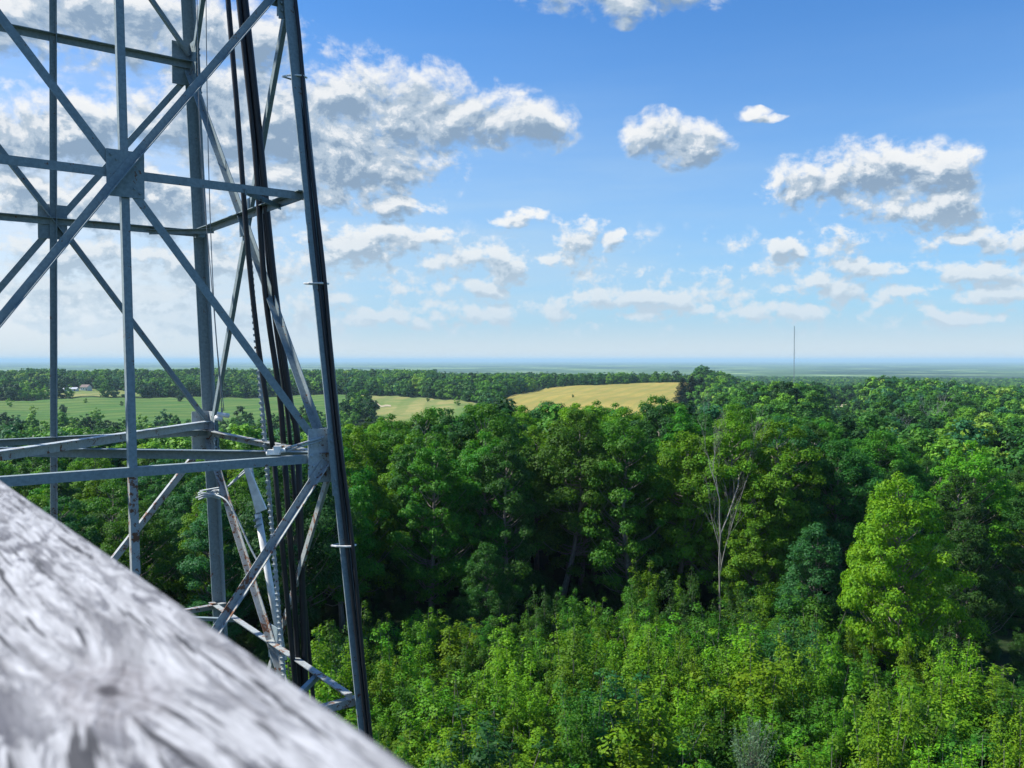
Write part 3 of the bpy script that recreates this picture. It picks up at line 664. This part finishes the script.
def plant(p, x, y, s, rz, name, color, label=None, cat='tree', group=None, zs=None, dz=0.):
    e = empty(name, (x, y, Hs(x, y) + dz), rz, label, cat, group); e.scale = (s, s, zs or s)
    for nm, me in (('trunk', p.trunk), ('crown', p.crown)):
        o = bpy.data.objects.new(nm, me); col.objects.link(o); o.parent = e; o.color = (*color, 1)
    return e
G = {'dark': (.036, .125, .018), 'mid': (.058, .185, .014), 'light': (.105, .265, .012), 'yellow': (.145, .290, .010), 'blue': (.034, .145, .036), 'lime': (.145, .315, .012)}
TONE = {'dark': 'dark green', 'mid': 'mid green', 'light': 'light green', 'yellow': 'yellow-green', 'blue': 'bluish green', 'lime': 'lime green'}
def ordinal(n):
    return str(n) + ('th' if 10 < n % 100 < 14 else {1: 'st', 2: 'nd', 3: 'rd'}.get(n % 10, 'th'))
def place(px, D): return (px - 512) / F * D, D
occupied = []
# trees picked out one by one
special = [(910, 66, FULL[0], 1.0, 'yellow', 'yellow-green maple with pointed crown standing out right of centre'),
           (560, 88, TALL[2], 1.02, 'mid', 'broad tree with spreading crown and bare pale trunk in the middle of the forest edge'),
           (632, 84, TALL[3], .95, 'mid', 'slender light-edged tree just right of the broad middle tree'),
           (760, 80, FULL[0], .82, 'light', 'round light green tree right of the tall pale snag, with a thin trunk below'),
           (738, 83.5, TALL[3], .98, 'light', 'thin-crowned tree whose leaves surround the tall bare snag'),
           (350, 84, TALL[3], .9, 'light', 'light green tree directly behind the right leg of the lattice tower'),
           (975, 92, TALL[4], .93, 'light', 'tall tree with yellow-tipped crown near the right picture edge'),
           (480, 76, FULL[1], .62, 'dark', 'small umbrella-shaped dark tree before the shadowy gap left of centre'),
           (820, 74, FULL[1], .8, 'blue', 'dark rounded tree directly left of the yellow-green maple'),
           (958, 72, FULL[1], .85, 'dark', 'dark bushy tree directly behind the right side of the yellow-green maple'),
           (330, 340, PINE[0], 1.0, 'dark', None)]
for px, D, pr_, s, tn, lb in special:
    if lb is None: continue
    x, y = place(px, D); plant(pr_, x, y, s * (.84 if tn == 'yellow' else 1), rnd.uniform(0, 6), 'broadleaf_tree', G[tn], lb, zs=s); occupied.append((x, y, 4.2))
# dead tree with bare pale limbs
def dead_tree(seed, h, spread):
    rng = np.random.default_rng(seed); mb = MB()
    def grow(p, d, L, r, lv):
        n = 4; pts = [p]; q = p
        for i in range(n):
            d = d + rng.normal(size=3) * (.17 if lv else .05); d[2] += .08; d = d / np.linalg.norm(d); q = q + d * L / n; pts.append(q)
        mb.tube(pts, [r * (1 - .5 * i / n) for i in range(n + 1)], 6 if lv < 2 else 4, False)
        if lv < 5:
            for k in range(3 if lv else 5):
                j = rng.integers(2, n + 1); a = rng.normal(size=3); a[2] = abs(a[2]) * .3; a /= np.linalg.norm(a)
                nd = d + a * spread * rng.uniform(.5, 1.1); grow(pts[j], nd / np.linalg.norm(nd), L * rng.uniform(.5, .75), r * .5, lv + 1)
    grow(np.array([0, 0, -.2]), np.array([0, 0, 1.]), h * .5, .12, 0); return mb
x, y = place(722, 80); e = empty('dead_tree', (x, y, Hs(x, y)), 0, 'tall snag with bare pale branches rising among the green crowns', 'dead tree')
dead_tree(5, 17.5, .2).build('trunk', PALE, e, True); occupied.append((x, y, 2.6))
x, y = place(935, 210); e = empty('dead_tree', (x, y, Hs(x, y)), 0, 'grey leafless tree poking out of the distant forest at right', 'dead tree')
e.scale = (1.5, 1.5, .95); dead_tree(9, 19, .6).build('trunk', bark_material('grey_bark', (.2, .19, .2), (.3, .29, .3)), e, True)
def hmax(px):   # how high the forest edge stands along the picture
    return float(np.interp(px, [-200, 0, 200, 330, 400, 540, 700, 760, 850, 930, 1024, 1200], [13.5, 13.5, 15, 16.5, 19.3, 20.0, 20.3, 20.0, 17.5, 14.6, 14.4, 14]))
tall = []
sp_ = 6.3; D = 72.
row = 0
while D < 136:
    n = int(D * 1.5 / sp_) + 1
    for i in range(-n // 2, n // 2 + 1):
        x = (i + (row % 2) * .5) * sp_ + rnd.uniform(-1.5, 1.5); y = D + rnd.uniform(-1.5, 1.5); px = 512 + x / y * F
        if px < -130 or px > 1150: continue
        edge = float(np.interp(px, [0, 300, 420, 600, 800, 1000, 1024], [64, 70, 80, 84, 80, 84, 80]))
        if y < edge or any(math.hypot(x - a, y - b) < r for a, b, r in occupied): continue
        tall.append((x, y, px))
    D += sp_ * .87; row += 1
tall.sort(key=lambda t: t[1])
info = []
for i, (x, y, px) in enumerate(tall):
    front = y < 96
    p = rnd.choice(TALL) if front or y < 112 else rnd.choice(TALL[:3] + [MIDT[i % 3]])
    s = hmax(px) / p.h * rnd.uniform(.86, 1.04)
    tn = rnd.choices(['dark', 'mid', 'light', 'yellow', 'blue'], [4, 6, 4, .5, 3])[0]
    info.append((x, y, px, p, s, tn))
rows = [(0, 84, 'front rank of forest edge'), (84, 92, 'second forest rank'), (92, 101, 'third forest rank'), (101, 112, 'fourth forest rank'), (112, 125, 'fifth forest rank'), (125, 140, 'sixth forest rank'), (140, 200, 'rear rank')]
for lo, hi, nm in rows:
    R_ = sorted([t for t in info if lo <= t[1] < hi], key=lambda t: t[2])
    for k, (x, y, px, p, s, tn) in enumerate(R_):
        near = 'left of the tower legs' if px < 180 else 'seen through the tower' if px < 330 else 'between tower and centre' if px < 470 else 'near the centre' if px < 640 else 'around the pale snag' if px < 830 else 'toward the right edge'
        plant(p, x, y, s, rnd.uniform(0, 6.28), 'broadleaf_tree', G[tn], f'{TONE[tn]} tree {near}, {ordinal(k + 1)} from left, {nm}', group='broadleaf trees of the forest behind the thicket')
# thicket of young trees
for D_ in (36, 39, 42, 45): occupied.append((*place(755, D_), 4.2 if D_ > 40 else 3.6))
sap = []; sp_ = 3.15; D = 33.; row = 0
while D < 80:
    n = int(D * 1.4 / sp_) + 2
    for i in range(-n // 2, n // 2 + 1):
        x = (i + (row % 2) * .5) * sp_ + rnd.uniform(-.9, .9); y = D + rnd.uniform(-.9, .9); px = 512 + x / y * F
        if px > 1075 or px < 300 - (y - 36) * .0: continue
        vis = 360 + (24 - 5.5) / y * F                                # where its top shows
        if px < 415 and vis > 480 + .694 * px + 40: continue
        edge = float(np.interp(px, [300, 420, 620, 800, 900, 1024], [66, 72, 79, 77, 70, 56]))
        if y > edge or any(math.hypot(x - a, y - b) < r * .6 for a, b, r in occupied): continue
        sap.append((x, y, px))
    D += sp_ * .88; row += 1
srt = sorted(sap, key=lambda t: t[1]); print('tall', len(tall), 'sap', len(sap))
nb = 9; per = max(1, len(srt) // nb); nmr = ['nearest', 'second nearest', 'third nearest', 'fourth nearest', 'middle', 'sixth nearest', 'seventh nearest', 'eighth nearest', 'ninth nearest', 'rearmost']
for bi in range(0, nb + 1):
    R_ = sorted(srt[bi * per:(bi + 1) * per] if bi < nb else srt[nb * per:], key=lambda t: t[2])
    for k, (x, y, px) in enumerate(R_):
        p = rnd.choice(SAP); s = rnd.choice((.7, .85, .95, 1.0, 1.1, 1.3)) * rnd.uniform(.92, 1.08) * (1.0 if y < 60 else .9)
        pn = math.sin(x * .31 + 1.7) * math.cos(y * .23 + x * .11) + rnd.uniform(-.55, .55)
        tn = 'lime' if pn > .55 else 'light' if pn > .12 else 'mid' if pn > -.35 else 'yellow' if pn > -.75 else 'blue' if pn > -1.05 else 'light'
        if y > 66: tn = rnd.choice(['mid', 'mid', 'dark', 'light'])
        wd_ = 1.0 if SAP.index(p) in (2, 4) else rnd.uniform(1.15, 1.5)
        shp = {0: 'bushy', 1: 'wide bushy', 2: 'tall slim', 3: 'low spreading', 4: 'narrow pointed', 5: 'small bushy'}[SAP.index(p)]
        plant(p, x, y, s * wd_, rnd.uniform(0, 6.28), 'young_tree', tuple(c_ * .98 for c_ in G[tn]), f'{shp} {TONE[tn]} young tree, {ordinal(k + 1)} from left in the {nmr[bi]} thicket row', 'young tree', 'young trees of the thicket below the lookout', zs=s)
# pale willow-like shrub of upright wands
rng = np.random.default_rng(77); mb = MB(); C = []; Nn = []
for i in range(46):
    a = rng.uniform(0, 2 * PI); t0 = rng.uniform(0, 1) ** .6; hh = rng.uniform(3.4, 4.6); bx = math.cos(a) * t0 * 1.3; by = math.sin(a) * t0 * 1.3
    pts = [np.array([bx * .1, by * .1, 0]), np.array([bx * .45, by * .45, hh * .55]), np.array([bx, by, hh * (1 - .18 * t0)])]
    mb.tube(pts, [.02, .014, .004], 4, False)
    for s in np.linspace(.15, 1, 60):
        p = (1 - s) ** 2 * pts[0] + 2 * s * (1 - s) * pts[1] + s * s * pts[2]; C.append(p + rng.normal(size=3) * .045); Nn.append(rng.normal(size=3) + (0, -.2, .4))
C = np.array(C); Nn = np.array(Nn); Nn /= np.linalg.norm(Nn, axis=1)[:, None]; q, f = leaf_quads(C, Nn, .15, rng, .3)
pw = make('willow', (mb, q, f)); x, y = place(755, 45)
plant(pw, x, y, 1.25, 0, 'willow_shrub', (.13, .22, .12), 'pale grey-green shrub of upright wands at the bottom of the picture', 'shrub')
# dark pine clump on the field edge
for i, (px, D, s) in enumerate(((692, 610, 1.55), (683, 618, 1.42), (701, 616, 1.46))):
    x, y = place(px, D); plant(PINE[0], x, y, s * 1.45, i, 'pine_tree', (.014, .04, .024), ['tallest dark pine of the clump beside the hay field', 'left pine of the dark clump beside the hay field', 'right pine of the dark clump beside the hay field'][i], 'tree', 'dark pines beside the hay field', zs=s * .95)
# lone trees in the fields
for px, py, s, tn, lb in ((496, 409, .72, 'dark', 'dark round lone tree where meadow meets hay field'), (486, 410, .5, 'mid', 'smaller tree directly left of the dark lone field tree'), (457, 406, .5, 'mid', 'pale round lone tree on the meadow left of the dark one'), (428, 402, .28, 'dark', 'tiny dark bush on the meadow'),
                          (548, 389, .25, 'dark', 'tiny dark bush on top of the hay field'), (573, 398, .2, 'dark', 'tiny bush inside the hay field'),
                          (97, 424, .75, 'dark', 'dark rounded tree at the near edge of the crop field'), (180, 402, .55, 'mid', 'small tree on the far edge of the crop field'), (62, 424, .6, 'mid', 'bushy tree left of the dark rounded tree by the crop field')):
    h_ = hit(px, py); plant(rnd.choice(FART), h_.x, h_.y, s, rnd.uniform(0, 6), 'field_tree', G[tn], lb)
rq = random.Random(21); SH = []
for i in range(34):
    px = rq.uniform(-5, 345) if i < 26 else rq.uniform(0, 130); py = rq.uniform(421, 436) if i < 26 else rq.uniform(403, 416)
    if 95 < px < 120 and i > 25: continue
    SH.append((px, py, i < 26, rq.choice(['mid', 'dark', 'light']), rq.uniform(.28, .55)))
for nearside in (True, False):
  for k_, (px, py, _, tn, s_) in enumerate(sorted(q for q in SH if q[2] == nearside)):
    h_ = hit(px, py)
    plant(rq.choice(FART), h_.x, h_.y, s_, rq.uniform(0, 6), 'field_shrub', G[tn], f'{"larger" if s_ > .42 else "small"} {TONE[tn]} shrub {"at the near edge" if nearside else "on the left part"} of the crop field, {ordinal(k_ + 1)} from left', 'shrub', 'shrubs along the near edge of the crop field' if nearside else 'shrubs on the left part of the crop field')
# young conifer plantation
k = 0
for r_ in range(4):
    for c_ in range(12):
        a = math.radians(-11.2 + c_ * .24 + r_ * .05); R0 = 470 + r_ * 14; x, y = R0 * math.sin(a) , R0 * math.cos(a)
        k += 1
        plant(PINE[1], x + rnd.uniform(-.5, .5), y, rnd.uniform(.8, 1.3), rnd.uniform(0, 6), 'young_conifer', (.02, .05, .025), f'small dark conifer, {ordinal(c_ + 1)} from left in {["front", "second", "third", "rear"][r_]} plantation row', 'conifer', 'young conifers planted in rows beyond the tower')

# far forest: stuff, instanced crowns of the trees above
def forest(name, pts, protos, kinds, label):
    me = bpy.data.meshes.new(name); me.from_pydata([(x, y, z) for x, y, z, s, r, i in pts], [], [])
    for nm, tp, k in (('scl', 'FLOAT', 3), ('rot', 'FLOAT', 4), ('idx', 'INT', 5)):
        at = me.attributes.new(nm, tp, 'POINT'); at.data.foreach_set('value', [p[k] for p in pts])
    o = bpy.data.objects.new(name, me); col.objects.link(o); o.color = (*G['mid'], 1)
    tag(o, label, None, None, 'stuff'); o['category'] = 'forest'
    g = bpy.data.node_groups.new(name, 'GeometryNodeTree'); g.interface.new_socket('Geometry', in_out='INPUT', socket_type='NodeSocketGeometry'); g.interface.new_socket('Geometry', in_out='OUTPUT', socket_type='NodeSocketGeometry')
    gi, go = g.nodes.new('NodeGroupInput'), g.nodes.new('NodeGroupOutput'); ip = g.nodes.new('GeometryNodeInstanceOnPoints'); jn = g.nodes.new('GeometryNodeJoinGeometry')
    g.links.new(gi.outputs[0], ip.inputs['Points'])
    for q in protos:
        oi = g.nodes.new('GeometryNodeObjectInfo'); oi.inputs['Object'].default_value = q; oi.inputs['As Instance'].default_value = True
        g.links.new(oi.outputs['Geometry'], jn.inputs[0])
    g.links.new(jn.outputs[0], ip.inputs['Instance']); ip.inputs['Pick Instance'].default_value = True
    def na(nm, dt):
        n = g.nodes.new('GeometryNodeInputNamedAttribute'); n.data_type = dt; n.inputs['Name'].default_value = nm; return n.outputs[0]
    g.links.new(na('idx', 'INT'), ip.inputs['Instance Index']); g.links.new(na('scl', 'FLOAT'), ip.inputs['Scale'])
    cb = g.nodes.new('ShaderNodeCombineXYZ'); g.links.new(na('rot', 'FLOAT'), cb.inputs[2]); g.links.new(cb.outputs[0], ip.inputs['Rotation'])
    g.links.new(ip.outputs[0], go.inputs[0]); md = o.modifiers.new('forest', 'NODES'); md.node_group = g
    return o
def crown_of(me): return next(o for o in bpy.data.objects if o.type == 'MESH' and o.data == me)
MC = [crown_of(p.crown) for p in MIDT if any(o.data == p.crown for o in bpy.data.objects)]
FC = [crown_of(p.crown) for p in FART if any(o.data == p.crown for o in bpy.data.objects)]
def scatter(r0, r1, sp, n, smin, smax, seed, a0=-41, a1=41):
    rg = random.Random(seed); pts = []; D = r0
    while D < r1:
        s_ = sp(D); m_ = int(D * math.radians(a1 - a0) / s_)
        for i in range(m_):
            a = math.radians(a0) + (i + rg.uniform(.1, .9)) * s_ / D; r = D + rg.uniform(-.4, .4) * s_; x, y = r * math.sin(a), r * math.cos(a)
            if in_field(x, y): continue
            ad = math.degrees(a)
            if 300 < r < 560 and ad < -9 and rg.random() < .55: continue
            if r > 560 and r < 990 and 12 > ad > 11: continue
            low_ = .75 if (250 < r < 600 and ad < 12.5) else 1.
            if -5 < ad < 12 and 900 < r < 1500: low_ = .72
            if -10 < ad < 12 and 230 < r < 380: low_ = .5
            if ad < 12.5 and 380 < r < 560: low_ = .55 if ad < -10 else .25
            if 10.6 < ad < 12.8 and 300 < r < 600: low_ = .38
            if 19.3 < ad < 22.8 and 190 < r < 560: low_ = .5
            sc_ = rg.uniform(smin, smax) * low_
            pts.append((x, y, Hs(x, y) - .6 * sc_, sc_, rg.uniform(0, 6.28), rg.randrange(n)))
        D += s_ * .9
    return pts
p1_ = scatter(138, 420, lambda D: 7.0 + D * .003, len(MC), .78, 1.12, 3)
forest('wooded_slope', p1_, MC, None, 'unbroken woodland of leafy crowns on the slope beyond the near forest')
p2_ = scatter(420, 3200, lambda D: 7.2 + D * .0035, len(FC), .8, 1.35, 4)
forest('distant_forest', p2_, FC, None, 'distant hazy forest stretching behind the fields to the plain')
print('forest pts', len(p1_), len(p2_), len(MC), len(FC))
# undergrowth below the trees: leafy clumps nobody could count
rg = random.Random(9); us = []
SC = [crown_of(SAP[3].crown), crown_of(SAP[1].crown), crown_of(SAP[5].crown)]
D = 30.
while D < 125:
    s_ = 2.6 + max(0, D - 70) * .03
    for i in range(int(D * math.radians(76) / s_)):
        a = math.radians(-38) + (i + rg.uniform(0, 1)) * s_ / D; x, y = D * math.sin(a), D * math.cos(a)
        if math.hypot(x - TC[0], y - TC[1]) < 8: continue
        us.append((x, y, Hs(x, y) - .25, rg.uniform(.3, .62), rg.uniform(0, 6.28), rg.randrange(3)))
    D += s_
u_ = forest('undergrowth', us, SC, None, 'low leafy undergrowth covering the ground under the young trees'); u_['category'] = 'undergrowth'; u_.color = (*G['dark'], 1)

# farm buildings and radio mast
wallm = plain('painted_siding', (.74, .72, .68), .8); roofm = plain('metal_roof', (.5, .52, .54), .5); glass = plain('window_glass', (.04, .05, .06), .15); redm = plain('brown_shingle', (.2, .15, .13), .9)
def house(name, px, py, L, W, Hh, rh, rz, rm, label, cat, nwin):
    p = hit(px, py); print(name, p, math.hypot(p.x, p.y)); e = empty(name, (p.x, p.y, Hs(p.x, p.y) + .2), rz, label, cat)
    MB().add([(-L/2,-W/2,-1),(L/2,-W/2,-1),(L/2,W/2,-1),(-L/2,W/2,-1),(-L/2,-W/2,Hh),(L/2,-W/2,Hh),(L/2,W/2,Hh),(-L/2,W/2,Hh),(-L/2,0,Hh+rh),(L/2,0,Hh+rh)],
             [(0,1,5,4),(2,3,7,6),(1,2,6,9,5),(3,0,4,8,7)]).build('wall', wallm, e)
    o_ = .5; dz = .12
    MB().add([(-L/2-o_,-W/2-o_,Hh-.3),(L/2+o_,-W/2-o_,Hh-.3),(L/2+o_,0,Hh+rh+dz),(-L/2-o_,0,Hh+rh+dz),(L/2+o_,W/2+o_,Hh-.3),(-L/2-o_,W/2+o_,Hh-.3),
              (-L/2-o_,-W/2-o_,Hh-.1),(L/2+o_,-W/2-o_,Hh-.1),(L/2+o_,0,Hh+rh+dz+.2),(-L/2-o_,0,Hh+rh+dz+.2),(L/2+o_,W/2+o_,Hh-.1),(-L/2-o_,W/2+o_,Hh-.1)],
             [(0,1,2,3),(3,2,4,5),(6,9,8,7),(9,11,10,8),(0,6,7,1),(5,4,10,11),(1,7,8,2),(2,8,10,4),(0,3,9,6),(3,5,11,9)]).build('roof', rm, e)
    for i in range(nwin): MB().box((-L/2 + L * (i + .5) / nwin, -W/2 - .03, Hh * .55), (1.2, .1, 1.3)).build('window', glass, e)
    MB().box((L * .2 + L / nwin * .5, -W/2 - .04, 1.05), (1.4, .1, 2.1)).build('door', redm, e)
house('barn', 71, 391.5, 15, 8, 2.6, 1.6, .12, roofm, 'long low white barn with pale metal roof at the far farm', 'barn', 3)
house('farmhouse', 86, 391, 10.5, 8, 4.4, 2.6, -.25, redm, 'white farmhouse directly right of the long low barn', 'house', 3)
Dm = 1000; x, y = place(794, Dm); e = empty('radio_mast', (x, y, Hs(x, y)), 0, 'thin guyed radio mast standing up from the distant plain', 'mast')
zt = EYE + (360 - 326) / F * Dm; zb = Hs(x, y); hm = zt - zb; mb = MB()
for k in range(3):
    a = k * 2.094; mb.tube([(math.cos(a) * .45, math.sin(a) * .45, 0), (math.cos(a) * .45, math.sin(a) * .45, hm)], .13, 5)
for i in range(int(hm / 3)):
    for k in range(3):
        a, b_ = k * 2.094, (k + 1) * 2.094; mb.tube([(math.cos(a) * .45, math.sin(a) * .45, i * 3), (math.cos(b_) * .45, math.sin(b_) * .45, i * 3 + 3)], .06, 4, False)
mb.build('lattice', STEEL, e); mb = MB()
for k in range(3):
    a = k * 2.094 + .5
    for hh in (.4, .7, .97): mb.tube([(0, 0, hm * hh), (math.cos(a) * 50, math.sin(a) * 50, 0)], .015, 4)
mb.build('guy_wires', WIRE, e)

# ------------------------------------------------------------------ haze
m = bpy.data.materials.new('haze'); m.use_nodes = True; nt = m.node_tree; nt.nodes.clear(); o = N(nt, 'ShaderNodeOutputMaterial'); pv = N(nt, 'ShaderNodeVolumePrincipled')
pv.inputs['Color'].default_value = (.56, .84, 1, 1); pv.inputs['Density'].default_value = HAZE_D; pv.inputs['Anisotropy'].default_value = 0
nt.links.new(pv.outputs[0], o.inputs['Volume'])
zb = EYE - 88; hz = MB().box((0, 0, (HAZE_TOP + zb) / 2), (162000, 162000, HAZE_TOP - zb)).build('haze', m); hz['kind'] = 'stuff'
